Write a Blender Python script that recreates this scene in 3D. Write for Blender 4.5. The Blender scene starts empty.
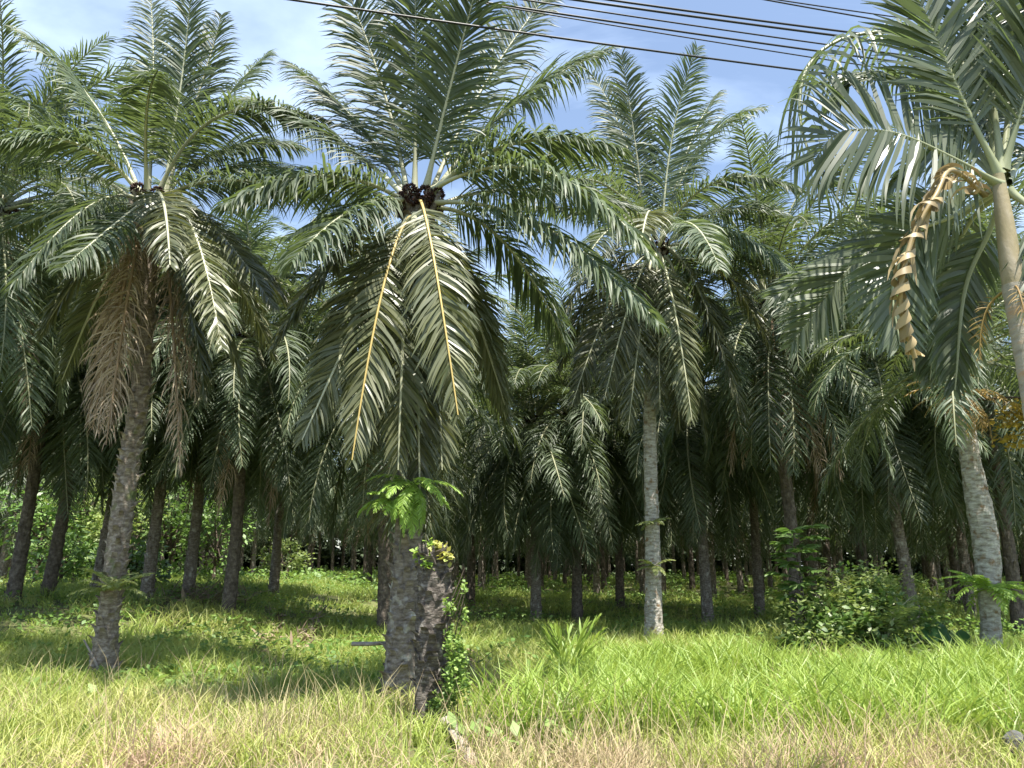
import bpy, math, random
import numpy as np
from mathutils import Vector, Matrix

R = math.radians
scene = bpy.context.scene
COL = scene.collection
rng = np.random.default_rng(7)
random.seed(7)

# ------------------------------------------------------------------ camera
CAM = np.array([0.0, 0.0, 1.8]); PITCH = R(13.4); FPX = 759.0
FWD = np.array([0, math.cos(PITCH), math.sin(PITCH)]); UPV = np.array([0, -math.sin(PITCH), math.cos(PITCH)])
cam = bpy.data.cameras.new('camera'); co = bpy.data.objects.new('camera', cam); COL.objects.link(co)
co.location = CAM; co.rotation_euler = (math.pi/2 + PITCH, 0, 0)
cam.sensor_width = 36; cam.lens = 36*FPX/1024; cam.clip_end = 3000; cam.clip_start = .05
scene.camera = co

def at(px, py, Y):
    d = FWD + (px-512)/FPX*np.array([1., 0, 0]) + (384-py)/FPX*UPV
    return CAM + d*(Y/d[1])

# ------------------------------------------------------------------ terrain
def sstep(a, b, x):
    t = np.clip((x-a)/(b-a), 0, 1); return t*t*(3-2*t)
_G = np.random.default_rng(3).random((64, 64))
def vnoise(x, y, s=1.0):
    x = np.asarray(x, float)*s+1000.; y = np.asarray(y, float)*s+1000.
    xi = np.floor(x).astype(int); yi = np.floor(y).astype(int); fx = x-xi; fy = y-yi
    fx = fx*fx*(3-2*fx); fy = fy*fy*(3-2*fy)
    a = _G[xi % 64, yi % 64]; b = _G[(xi+1) % 64, yi % 64]; c = _G[xi % 64, (yi+1) % 64]; d = _G[(xi+1) % 64, (yi+1) % 64]
    return (a*(1-fx)+b*fx)*(1-fy)+(c*(1-fx)+d*fx)*fy
def gz(x, y):
    x = np.asarray(x, float); y = np.asarray(y, float)
    return (0.16*(vnoise(x, y, .35)-.5) + 0.5*(vnoise(x, y, .08)-.5)*sstep(12, 30, y)
            + 0.75*sstep(-4, -13, x)*sstep(14, 23, y))
def ground_at(px, Y):
    d = Y*math.cos(PITCH) - 1.8*math.sin(PITCH)
    X = (px-512)/FPX*d
    return np.array([X, Y, float(gz(X, Y))])

# ------------------------------------------------------------------ geometry helpers
def nrm(v):
    return v/np.maximum(np.linalg.norm(v, axis=-1, keepdims=True), 1e-9)
Z = np.array([0, 0, 1.])

class Geo:
    def __init__(s): s.V = []; s.Q = []; s.T = []; s.mq = []; s.mt = []; s.n = 0
    def quads(s, V, Q, m=0):
        s.V.append(V); s.Q.append(Q+s.n); s.mq.append(np.full(len(Q), m)); s.n += len(V)
    def tris(s, V, T, m=0):
        s.V.append(V); s.T.append(T+s.n); s.mt.append(np.full(len(T), m)); s.n += len(V)
    def add(s, g):
        for V in g.V: s.V.append(V)
        for q in g.Q: s.Q.append(q+s.n)
        for t in g.T: s.T.append(t+s.n)
        s.mq += g.mq; s.mt += g.mt; s.n += g.n
    def mesh(s, name, mats, smooth=True):
        me = bpy.data.meshes.new(name)
        V = np.concatenate(s.V)
        nq = sum(len(q) for q in s.Q); nt = sum(len(t) for t in s.T)
        loops = np.concatenate([q.ravel() for q in s.Q]+[t.ravel() for t in s.T]).astype(np.int32)
        me.vertices.add(len(V)); me.vertices.foreach_set('co', V.astype(np.float32).ravel())
        me.loops.add(len(loops)); me.loops.foreach_set('vertex_index', loops)
        me.polygons.add(nq+nt)
        st = np.concatenate([np.arange(nq)*4, nq*4+np.arange(nt)*3]).astype(np.int32)
        me.polygons.foreach_set('loop_start', st)
        mi = np.concatenate(s.mq+s.mt).astype(np.int32)
        for m in mats: me.materials.append(m)
        me.polygons.foreach_set('material_index', mi)
        me.polygons.foreach_set('use_smooth', np.full(nq+nt, smooth))
        me.update(calc_edges=True)
        return me

def strips(g, base, d, w, L, W, nseg, droop, prof, m=0, curl=1.0):
    """n ribbons that start at base along d, blade width along w, bending down by droop"""
    n = len(base); p = base.copy(); d = nrm(d.copy()); out = []
    L = np.broadcast_to(L, n); W = np.broadcast_to(W, n); droop = np.broadcast_to(droop, n)
    for k in range(nseg+1):
        ww = nrm(w - (w*d).sum(1, keepdims=True)*d)
        h = (W*prof[k]*.5)[:, None]*ww
        out.append(p-h); out.append(p+h)
        if k < nseg:
            p = p + d*(L/nseg)[:, None]
            d = nrm(d - Z*(droop*((k+1)/nseg)**curl)[:, None])
    V = np.stack(out, 1)                                   # n, 2(nseg+1), 3
    m2 = 2*(nseg+1)
    q = np.array([[2*k, 2*k+1, 2*k+3, 2*k+2] for k in range(nseg)])
    Q = (np.arange(n)*m2)[:, None, None] + q[None]
    g.quads(V.reshape(-1, 3), Q.reshape(-1, 4), m)

def frame(P):
    T = nrm(np.gradient(P, axis=0)); return T

def tube(g, P, rad, ns=6, m=0, flat=1.0, cap=False, fn=None):
    P = np.asarray(P, float); T = frame(P); n = len(P); rad = np.broadcast_to(rad, n)
    a = np.array([1., 0, 0]) if abs(T[0][0]) < .8 else np.array([0, 1., 0])
    A = []
    for i in range(n):
        a = a - (a@T[i])*T[i]; a = a/np.linalg.norm(a); A.append(a)
    A = np.array(A); B = np.cross(T, A)
    th = np.arange(ns)/ns*2*math.pi
    rr = rad[:, None]*np.ones(ns)
    if fn is not None: rr = fn(rr, th)
    V = P[:, None]+rr[..., None]*(np.cos(th)[None, :, None]*A[:, None]+flat*np.sin(th)[None, :, None]*B[:, None])
    Q = []
    for i in range(n-1):
        j = np.arange(ns); k = (j+1) % ns
        Q.append(np.stack([i*ns+j, i*ns+k, (i+1)*ns+k, (i+1)*ns+j], 1))
    g.quads(V.reshape(-1, 3), np.concatenate(Q), m)
    if cap:
        for i in (0, n-1):
            VV = np.concatenate([V[i], P[i:i+1]]); j = np.arange(ns)
            g.tris(VV, np.stack([j, (j+1) % ns, np.full(ns, ns)], 1), m)
    return T, A, B

def bez(p0, p1, p2, n=28):
    t = np.linspace(0, 1, n)[:, None]
    return (1-t)**2*p0+2*t*(1-t)*p1+t*t*p2
def poly(pts, n):
    """smooth resample of way points"""
    pts = np.asarray(pts, float); k = len(pts)
    u = np.linspace(0, k-1, n); i = np.minimum(u.astype(int), k-2); f = (u-i)[:, None]
    e = np.concatenate([[2*pts[0]-pts[1]], pts, [2*pts[-1]-pts[-2]]])
    a, b, c, d = e[i], e[i+1], e[i+2], e[i+3]
    return .5*(2*b+(c-a)*f+(2*a-5*b+4*c-d)*f*f+(3*b-a-3*c+d)*f**3)

PROF3 = [.55, 1., .72, .06]; PROF4 = [.5, 1., .95, .62, .05]; PROF2 = [.7, .9, .08]

def frond_geo(P, r, S=None, n=70, Lmax=.85, W=.042, r0=.07, r1=.008, t0=.14, droop=.45, rank=(-12, 42), twist=0.,
              nseg=3, ang=(68, 24), jit=.12, g=None, mr=1, ml=0, sides=(1, -1), prof=None, curl=1.0, tubes=6, lfn=None, ragged=0):
    g = g or Geo(); P = np.asarray(P, float)
    seg = np.linalg.norm(np.diff(P, axis=0), axis=1); s = np.concatenate([[0], np.cumsum(seg)]); s /= s[-1]
    T = frame(P)
    if S is None:
        h = (P[-1]-P[0])*[1, 1, 0]
        S = np.cross(h, Z) if np.linalg.norm(h) > .5 else np.array([1., 0, 0])
    S = nrm(np.asarray(S, float))
    rad = r0*(1-s)**.8+r1; rad = rad*(1+.9*np.exp(-s*22))
    tube(g, P, rad, tubes, mr, .75)
    for sd in sides:
        t = np.linspace(t0, .995, n)+r.uniform(-.3, .3, n)/n
        t = np.clip(t, t0, 1)
        if ragged: t = t[r.random(n) > ragged]
        m = len(t)
        b = np.stack([np.interp(t, s, P[:, i]) for i in range(3)], 1)
        tt = nrm(np.stack([np.interp(t, s, T[:, i]) for i in range(3)], 1))
        ss = nrm(S - (tt@S)[:, None]*tt)
        nn = np.cross(ss, tt)
        tw = twist*t
        c, si = np.cos(tw)[:, None], np.sin(tw)[:, None]
        ss, nn = ss*c+nn*si, nn*c-ss*si
        x = (t-t0)/(1-t0)
        L = Lmax*np.clip(1-(np.abs(x-.38)/.70)**2.3, .28, 1)*r.uniform(.88, 1.08, m)
        if lfn is not None: L = L*lfn(x)
        al = np.radians(ang[0]+(ang[1]-ang[0])*x**1.2+r.normal(0, 5, m))
        be = np.radians(r.uniform(rank[0], rank[1], m))
        d = np.cos(al)[:, None]*tt+np.sin(al)[:, None]*(sd*np.cos(be)[:, None]*ss+np.sin(be)[:, None]*nn)
        d = d+r.normal(0, jit*.5, (m, 3))
        w = tt*1.0+r.normal(0, .35, (m, 3))
        strips(g, b+nn*.01, d, w, L, W*r.uniform(.8, 1.15, m)*(.6+.4*np.sin(math.pi*np.clip(x, .05, .95))), nseg,
               droop*r.uniform(.6, 1.4, m), prof or (PROF3 if nseg == 3 else PROF4 if nseg == 4 else PROF2), ml, curl)
    return g

def leaf_cloud(g, C, n, rad, size, r, m=0, up=.5, thr=0, aspect=.55):
    """n small pointed leaves in clumps through an ellipsoid"""
    nc = max(4, n//45)
    cc = r.normal(0, 1, (nc, 3)); cc = nrm(cc)*r.random((nc, 1))**.45
    k = r.integers(0, nc, n)
    p = np.asarray(C)+(cc[k]+r.normal(0, .17, (n, 3)))*np.asarray(rad)
    d = nrm(r.normal(0, 1, (n, 3))*[1, 1, .55]+nrm(p-np.asarray(C))*.5)
    w = nrm(np.cross(d, Z+r.normal(0, up, (n, 3))))
    L = size*r.uniform(.55, 1.3, n)
    strips(g, p, d, w, L, L*aspect, 2, .5, [.15, 1., .08], m)
    return cc*np.asarray(rad)+np.asarray(C)

# ------------------------------------------------------------------ materials
def newmat(name):
    m = bpy.data.materials.new(name); m.use_nodes = True; nt = m.node_tree; nt.nodes.clear()
    return m, nt, nt.nodes, nt.links
def leafmat(name, c1, c2, rough=.38, tr=.22, tc=None, ov=.35, spec=.5, noise=None):
    m, nt, N, Lk = newmat(name)
    out = N.new('ShaderNodeOutputMaterial'); geo = N.new('ShaderNodeNewGeometry'); oi = N.new('ShaderNodeObjectInfo')
    mix = N.new('ShaderNodeMix'); mix.data_type = 'RGBA'
    mix.inputs[6].default_value = (*c1, 1); mix.inputs[7].default_value = (*c2, 1)
    Lk.new(geo.outputs['Random Per Island'], mix.inputs[0])
    src = mix.outputs[2]
    if noise:
        tcn = N.new('ShaderNodeTexCoord'); no = N.new('ShaderNodeTexNoise'); no.inputs['Scale'].default_value = noise[0]; no.inputs['Detail'].default_value = 3
        Lk.new(tcn.outputs['Object'], no.inputs['Vector'])
        rp = N.new('ShaderNodeValToRGB'); rp.color_ramp.elements[0].position = noise[2]; rp.color_ramp.elements[1].position = noise[3]
        Lk.new(no.outputs['Fac'], rp.inputs[0])
        mx = N.new('ShaderNodeMix'); mx.data_type = 'RGBA'; Lk.new(rp.outputs[0], mx.inputs[0]); Lk.new(src, mx.inputs[6]); mx.inputs[7].default_value = (*noise[1], 1)
        src = mx.outputs[2]
    hsv = N.new('ShaderNodeHueSaturation'); mr = N.new('ShaderNodeMapRange')
    mr.inputs[3].default_value = 1-ov; mr.inputs[4].default_value = 1+ov
    Lk.new(oi.outputs['Random'], mr.inputs[0]); Lk.new(mr.outputs[0], hsv.inputs['Value']); Lk.new(src, hsv.inputs['Color'])
    bs = N.new('ShaderNodeBsdfPrincipled'); bs.inputs['Roughness'].default_value = rough; bs.inputs['Specular IOR Level'].default_value = spec
    Lk.new(hsv.outputs[0], bs.inputs['Base Color'])
    if tr > 0:
        ts = N.new('ShaderNodeBsdfTranslucent')
        if tc: ts.inputs['Color'].default_value = (*tc, 1)
        else: Lk.new(hsv.outputs[0], ts.inputs['Color'])
        ms = N.new('ShaderNodeMixShader'); ms.inputs[0].default_value = tr
        Lk.new(bs.outputs[0], ms.inputs[1]); Lk.new(ts.outputs[0], ms.inputs[2]); Lk.new(ms.outputs[0], out.inputs[0])
    else: Lk.new(bs.outputs[0], out.inputs[0])
    return m
def barkmat(name, cols, scale=6, zs=1.0, rough=.9, bump=.5, lichen=None):
    m, nt, N, Lk = newmat(name)
    out = N.new('ShaderNodeOutputMaterial'); tc = N.new('ShaderNodeTexCoord'); mp = N.new('ShaderNodeMapping'); mp.inputs['Scale'].default_value = (1, 1, zs)
    no = N.new('ShaderNodeTexNoise'); no.inputs['Scale'].default_value = scale; no.inputs['Detail'].default_value = 7; no.inputs['Roughness'].default_value = .65
    Lk.new(tc.outputs['Object'], mp.inputs[0]); Lk.new(mp.outputs[0], no.inputs['Vector'])
    rp = N.new('ShaderNodeValToRGB'); e = rp.color_ramp.elements
    e[0].position = .3; e[0].color = (*cols[0], 1); e[1].position = .72; e[1].color = (*cols[-1], 1)
    for i, c in enumerate(cols[1:-1]):
        x = e.new(.3+.42*(i+1)/(len(cols)-1)); x.color = (*c, 1)
    Lk.new(no.outputs['Fac'], rp.inputs[0]); src = rp.outputs[0]
    if lichen:
        n2 = N.new('ShaderNodeTexNoise'); n2.inputs['Scale'].default_value = lichen[1]; n2.inputs['Detail'].default_value = 5
        Lk.new(tc.outputs['Object'], n2.inputs['Vector'])
        r2 = N.new('ShaderNodeValToRGB'); r2.color_ramp.elements[0].position = lichen[2]; r2.color_ramp.elements[1].position = lichen[2]+.12
        Lk.new(n2.outputs['Fac'], r2.inputs[0])
        mx = N.new('ShaderNodeMix'); mx.data_type = 'RGBA'; Lk.new(r2.outputs[0], mx.inputs[0]); Lk.new(src, mx.inputs[6]); mx.inputs[7].default_value = (*lichen[0], 1); src = mx.outputs[2]
    bs = N.new('ShaderNodeBsdfPrincipled'); bs.inputs['Roughness'].default_value = rough; bs.inputs['Specular IOR Level'].default_value = .25
    Lk.new(src, bs.inputs['Base Color'])
    bp = N.new('ShaderNodeBump'); bp.inputs['Strength'].default_value = bump; bp.inputs['Distance'].default_value = .04
    Lk.new(no.outputs['Fac'], bp.inputs['Height']); Lk.new(bp.outputs[0], bs.inputs['Normal'])
    Lk.new(bs.outputs[0], out.inputs[0]); return m

M = {}
M['leaf'] = leafmat('palm_leaf', (.060, .084, .048), (.108, .138, .078), .50, .27, (.20, .27, .07), .35, .38)
M['leaf_old'] = leafmat('old_palm_leaf', (.075, .092, .045), (.15, .155, .08), .42, .2, (.22, .24, .06))
M['leaf_dead'] = leafmat('dead_palm_leaf', (.27, .20, .14), (.46, .37, .27), .8, .15, None, .25, .2)
M['leaf_near'] = leafmat('feather_palm_leaf', (.085, .108, .066), (.14, .165, .10), .38, .3, (.20, .28, .09), .15)
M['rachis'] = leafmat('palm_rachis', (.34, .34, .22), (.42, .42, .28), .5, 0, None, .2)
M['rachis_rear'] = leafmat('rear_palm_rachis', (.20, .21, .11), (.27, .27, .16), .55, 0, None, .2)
M['rachis_gold'] = leafmat('golden_rachis', (.40, .29, .09), (.46, .35, .12), .5, 0, None, .1)
M['rachis_dead'] = leafmat('dead_rachis', (.22, .15, .09), (.26, .18, .11), .8, 0, None, .2)
M['rachis_near'] = leafmat('feather_palm_rachis', (.26, .28, .16), (.30, .32, .18), .45, 0, None, .1)
M['bark'] = barkmat('oil_palm_bark', [(.075, .06, .048), (.19, .16, .13), (.34, .30, .25)], 9, 2.4, lichen=((.40, .38, .33), 4.5, .56))
M['bark_mid'] = barkmat('brown_grey_palm_bark', [(.08, .06, .045), (.22, .18, .14), (.42, .37, .31)], 9, 2.2, lichen=((.13, .15, .06), 3, .58))
M['bark_brown'] = barkmat('brown_palm_bark', [(.05, .04, .032), (.12, .098, .078), (.22, .19, .155)], 7, 1.4)
M['bark_pale'] = barkmat('pale_palm_bark', [(.16, .135, .10), (.36, .335, .29), (.62, .59, .53)], 6, 3.2, lichen=((.20, .13, .07), 7, .56))
M['bark_stump'] = barkmat('dead_stump_bark', [(.042, .036, .031), (.11, .093, .078), (.28, .25, .215)], 11, 2.6, bump=.9, lichen=((.34, .31, .27), 9, .60))
M['bark_ring'] = barkmat('ringed_pale_bark', [(.22, .19, .15), (.36, .33, .27), (.42, .24, .12)], 5, 3.0)
M['shaft'] = barkmat('crownshaft', [(.20, .19, .10), (.30, .25, .15), (.38, .33, .25)], 7, .5, .6, .3)
M['fruit'] = leafmat('palm_fruit', (.018, .009, .008), (.055, .022, .014), .7, 0, None, .3, .25)
M['fern'] = leafmat('bright_fern_leaf', (.20, .34, .05), (.34, .48, .10), .5, .35, (.42, .6, .08), .2)
M['fern_dull'] = leafmat('dull_fern_leaf', (.17, .22, .07), (.32, .35, .13), .5, .3, (.34, .40, .08), .2)
M['vine'] = leafmat('vine_leaf', (.14, .23, .05), (.28, .38, .11), .5, .35, (.34, .48, .09), .15)
M['yellow_leaf'] = leafmat('yellowing_leaf', (.32, .38, .09), (.48, .42, .16), .55, .3, (.55, .50, .10), .15)
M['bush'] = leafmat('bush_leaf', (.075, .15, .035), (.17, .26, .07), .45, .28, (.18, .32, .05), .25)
M['bush_sun_tint'] = leafmat('sun_tinted_bush_leaf', (.13, .20, .05), (.30, .36, .13), .45, .33, (.36, .46, .10), .2)  # lighter copy of the bush leaf, sunlight put into the colour
M['taro'] = leafmat('taro_leaf', (.04, .11, .03), (.06, .14, .04), .35, .25, (.12, .28, .04), .1)
M['orange'] = leafmat('orange_fern_leaf', (.26, .17, .06), (.42, .30, .10), .6, .25, (.5, .3, .06), .15)
M['orange_leaf'] = leafmat('orange_yellow_leaf', (.26, .18, .03), (.45, .33, .06), .6, .3, (.5, .38, .06), .15)
M['twist'] = leafmat('tan_dry_leaf', (.17, .13, .06), (.42, .32, .16), .5, .15, None, .05)
M['twig'] = barkmat('twig', [(.05, .04, .03), (.12, .09, .07)], 8)
M['pale_wood'] = barkmat('weathered_wood', [(.14, .12, .10), (.27, .235, .20), (.36, .32, .28)], 6, 1, .85, .3)
M['grass'] = leafmat('green_grass', (.20, .28, .045), (.42, .47, .13), .5, .35, (.46, .52, .09), 0, .4, (.35, (.46, .43, .16), .48, .68))
M['grass_tall'] = leafmat('lush_grass', (.17, .27, .04), (.34, .44, .09), .45, .35, (.40, .52, .08), 0, .4)
M['straw'] = leafmat('straw', (.30, .24, .12), (.56, .48, .28), .7, .2, None, 0, .25, (.5, (.48, .34, .24), .45, .62))
M['lowgrass'] = leafmat('plantation_grass', (.16, .25, .04), (.36, .42, .11), .5, .38, (.44, .54, .10), 0, .4, (.3, (.40, .38, .14), .5, .66))
M['weed'] = leafmat('weed_leaf', (.09, .18, .035), (.21, .31, .08), .5, .3, (.25, .40, .06), 0, .4)
M['litter'] = leafmat('dry_litter', (.16, .115, .075), (.31, .24, .165), .85, .05, None, 0, .2)
M['woods'] = leafmat('far_wood_leaf', (.03, .05, .02), (.06, .085, .035), .8, .15, None, 0)  # deep shade under the canopy put into the leaf colour
M['stone'] = barkmat('dark_stone', [(.07, .07, .07), (.16, .16, .155)], 9)
def simple(name, c, rough=.5):
    m, nt, N, Lk = newmat(name); o = N.new('ShaderNodeOutputMaterial'); b = N.new('ShaderNodeBsdfPrincipled')
    no = N.new('ShaderNodeTexNoise'); no.inputs['Scale'].default_value = 3; mr = N.new('ShaderNodeMapRange'); mr.inputs[3].default_value = rough-.1; mr.inputs[4].default_value = rough+.1
    Lk.new(no.outputs['Fac'], mr.inputs[0]); Lk.new(mr.outputs[0], b.inputs['Roughness'])
    b.inputs['Base Color'].default_value = (*c, 1); Lk.new(b.outputs[0], o.inputs[0]); return m
M['cable'] = simple('black_cable', (.012, .012, .014), .5)

# ------------------------------------------------------------------ object helpers
def tag(o, label=None, cat=None, group=None, kind=None):
    if label: o['label'] = label
    if cat: o['category'] = cat
    if group: o['group'] = group
    if kind: o['kind'] = kind
    return o
def link(name, me, parent=None, loc=(0, 0, 0), rot=(0, 0, 0), sc=(1, 1, 1)):
    o = bpy.data.objects.new(name, me); COL.objects.link(o)
    o.location = loc; o.rotation_euler = rot; o.scale = sc
    if parent is not None: o.parent = parent
    return o
def thing(name, label, cat, loc=(0, 0, 0), group=None, rot=(0, 0, 0)):
    o = link(name, None, None, loc, rot); return tag(o, label, cat, group)

# ------------------------------------------------------------------ ground
def build_ground():
    g = Geo()
    xs = np.concatenate([np.linspace(-900, -75, 14), np.linspace(-70, 70, 141), np.linspace(75, 900, 14)])
    ys = np.concatenate([np.linspace(-400, -10, 8), np.linspace(-5, 110, 140), np.linspace(118, 1500, 16)])
    X, Y = np.meshgrid(xs, ys); V = np.stack([X, Y, gz(X, Y)], -1).reshape(-1, 3)
    nx, ny = len(xs), len(ys); i, j = np.meshgrid(np.arange(nx-1), np.arange(ny-1)); a = (j*nx+i).ravel()
    g.quads(V, np.stack([a, a+1, a+nx+1, a+nx], 1))
    m, nt, N, Lk = newmat('soil')
    out = N.new('ShaderNodeOutputMaterial'); tc = N.new('ShaderNodeTexCoord')
    n1 = N.new('ShaderNodeTexNoise'); n1.inputs['Scale'].default_value = .5; n1.inputs['Detail'].default_value = 8
    n2 = N.new('ShaderNodeTexNoise'); n2.inputs['Scale'].default_value = 14; n2.inputs['Detail'].default_value = 6
    for q in (n1, n2): Lk.new(tc.outputs['Object'], q.inputs['Vector'])
    r1 = N.new('ShaderNodeValToRGB'); e = r1.color_ramp.elements
    e[0].position = .38; e[0].color = (.085, .10, .03, 1); e[1].position = .66; e[1].color = (.13, .17, .04, 1)
    r2 = N.new('ShaderNodeValToRGB'); e = r2.color_ramp.elements; e[0].position = .42; e[0].color = (0, 0, 0, 1); e[1].position = .7; e[1].color = (1, 1, 1, 1)
    Lk.new(n1.outputs['Fac'], r1.inputs[0]); Lk.new(n2.outputs['Fac'], r2.inputs[0])
    mx = N.new('ShaderNodeMix'); mx.data_type = 'RGBA'; Lk.new(r2.outputs[0], mx.inputs[0]); Lk.new(r1.outputs[0], mx.inputs[6]); mx.inputs[7].default_value = (.12, .09, .05, 1)
    bs = N.new('ShaderNodeBsdfPrincipled'); bs.inputs['Roughness'].default_value = .95; Lk.new(mx.outputs[2], bs.inputs['Base Color'])
    bp = N.new('ShaderNodeBump'); bp.inputs['Distance'].default_value = .05; Lk.new(n2.outputs['Fac'], bp.inputs['Height']); Lk.new(bp.outputs[0], bs.inputs['Normal'])
    Lk.new(bs.outputs[0], out.inputs[0])
    tag(link('ground', g.mesh('ground', [m])), 'grassy earth under the palm plantation', 'ground', kind='structure')
build_ground()

# ------------------------------------------------------------------ grass
def scatter(n, y0, y1, pad=1.5, dens=None, seed=1, power=1.0):
    r = np.random.default_rng(seed)
    k = int(n*3); y = y0+(y1-y0)*r.random(k)**power
    half = y*.70+pad
    keep = r.random(k) < half/half.max()
    y = y[keep]; half = half[keep]; x = (r.random(len(y))*2-1)*half
    if dens is not None:
        kk = r.random(len(y)) < dens(x, y); x, y = x[kk], y[kk]
    x, y = x[:n], y[:n]
    return x, y, r
def blades(name, mat, n, y0, y1, h, W, lean, droop, dens, seed, label, cat, nseg=3, hn=None, power=1.0, clump=0):
    x, y, r = scatter(n, y0, y1, 1.5, dens, seed, power); m = len(x)
    if clump:
        k = max(1, m//clump); idx = r.integers(0, k, m)
        x = x[idx]+r.normal(0, .07, m); y = y[idx]+r.normal(0, .07, m)
    b = np.stack([x, y, gz(x, y)-.02], 1)
    a = r.random(m)*2*math.pi; l = np.abs(r.normal(0, lean, m))
    d = np.stack([np.cos(a)*l, np.sin(a)*l, np.ones(m)], 1)
    a2 = r.random(m)*math.pi; w = np.stack([np.cos(a2), np.sin(a2)*.6, np.zeros(m)], 1)
    hh = r.uniform(h[0], h[1], m)*(1 if hn is None else hn(x, y))
    g = Geo(); 
    # droop bends the blade over sideways in its lean direction
    base, dd = b, nrm(d)
    side = np.stack([np.cos(a), np.sin(a), np.zeros(m)], 1)
    p = base.copy(); out = []; prof = [.8, 1., .7, .08] if nseg == 3 else [.9, .9, .1]
    for k in range(nseg+1):
        ww = nrm(w-(w*dd).sum(1, keepdims=True)*dd)
        q = (W*r.uniform(.7, 1.2, m)*prof[k]*.5)[:, None]*ww
        out += [p-q, p+q]
        if k < nseg:
            p = p+dd*(hh/nseg)[:, None]
            bend = (droop*r.uniform(.3, 1.5, m))[:, None]
            dd = nrm(dd+side*bend-Z*bend*.75)
    V = np.stack(out, 1); m2 = 2*(nseg+1)
    qd = np.array([[2*k, 2*k+1, 2*k+3, 2*k+2] for k in range(nseg)])
    g.quads(V.reshape(-1, 3), ((np.arange(m)*m2)[:, None, None]+qd[None]).reshape(-1, 4))
    return tag(link(name, g.mesh(name, [mat])), label, cat, kind='stuff')

def straw_edge(x): return 6.0+.9*(vnoise(x, 0*x, .9)-.5)+1.6*np.exp(-((x+1.9)/1.0)**2)+1.0*np.exp(-((x-1.3)/.9)**2)+.9*np.exp(-((x-4.1)/.8)**2)+.5*np.exp(-((x+4.4)/.8)**2)
blades('dry_grass', M['straw'], 52000, 5.6, 11.0, (.20, .52), .007, .35, .42,
       lambda x, y: np.clip(1-(y-straw_edge(x))/1.6, .06, 1)*(.12+.88*sstep(.35, .6, vnoise(x, y, 1.0))), 11,
       'straw coloured dry grass along the near verge', 'grass', hn=lambda x, y: .55+.9*vnoise(x, y, 1.4), clump=9)
blades('dry_stalks', M['straw'], 5200, 5.8, 13, (.45, .85), .007, .22, .22, lambda x, y: .06+.94*np.clip(1-(y-straw_edge(x)-.8)/2.2, 0, 1)*sstep(.3, .6, vnoise(x, y, 1.0)), 16,
       'tall thin dry grass stalks standing in the verge', 'grass', clump=5)
blades('verge_grass', M['grass'], 85000, 5.8, 17.5, (.18, .48), .010, .38, .38,
       lambda x, y: (.12+.88*sstep(-.9, .9, y-straw_edge(x)))*(.4+.6*vnoise(x, y, .8)), 12,
       'bright green grass in the sunlit strip before the palms', 'grass', hn=lambda x, y: .5+1.0*vnoise(x+5, y, 1.0), clump=11)
blades('tall_grass', M['grass_tall'], 19000, 8.2, 13.5, (.45, .9), .021, .30, .36,
       lambda x, y: sstep(-.6, .8, x-.3*(y-9))*sstep(.35, .6, vnoise(x+3, y, .55)+.12), 13,
       'tall lush green grass in thick clumps beside the stump', 'grass', clump=14)
def low_dens(x, y): return .45+.55*sstep(.3, .6, vnoise(x, y, .4))
blades('plantation_grass', M['lowgrass'], 80000, 14, 44, (.16, .52), .022, .4, .35, low_dens, 14,
       'short green grass growing under the palms', 'grass', hn=lambda x, y: .5+1.0*vnoise(x, y+3, .7), power=1.5, clump=9)
blades('far_plantation_grass', M['lowgrass'], 42000, 40, 125, (.25, .55), .06, .4, .3, low_dens, 15,
       'sunlit patches of grass between far palm rows', 'grass', nseg=2, clump=5)
def weeds(name, n, y0, y1, size, hmax, seed, dens, mat, label, power=1.0):
    x, y, r = scatter(n, y0, y1, 1.5, dens, seed, power); m = len(x)
    hh = hmax*vnoise(x, y, .6)**1.5*r.random(m)**.6
    b = np.stack([x, y, gz(x, y)+hh], 1)
    d = nrm(r.normal(0, 1, (m, 3))*[1, 1, .4]+[0, 0, .25]); w = nrm(np.cross(d, Z+r.normal(0, .35, (m, 3))))
    L = size*r.uniform(.6, 1.4, m); g = Geo()
    strips(g, b, d, w, L, L*.6, 2, .4, [.15, 1, .08])
    tag(link(name, g.mesh(name, [mat])), label, 'weeds', kind='stuff')
weeds('weeds', 52000, 12.5, 45, .11, .75, 21, lambda x, y: .2+.8*sstep(.35, .6, vnoise(x+9, y+4, .33)+.18*sstep(2, 8, x)+.15*sstep(-5, -10, x)), M['weed'], 'leafy green weeds covering the plantation floor', 1.4)
weeds('far_weeds', 24000, 42, 108, .32, 1.1, 23, lambda x, y: sstep(.35, .6, vnoise(x+1, y+4, .2)), M['weed'], 'pale green undergrowth patches between the far trunks', 1.0)
weeds('verge_broad_weeds', 2600, 7.5, 14, .16, .4, 24, lambda x, y: sstep(.5, .7, vnoise(x+8, y+2, .5)), M['vine'], 'broad-leaved weeds poking through the verge grass')
weeds('verge_weeds', 9000, 9, 14, .06, .35, 22, lambda x, y: sstep(.45, .7, vnoise(x+2, y+7, .7)), M['weed'], 'low leafy weeds mixed into the verge grass')
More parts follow.
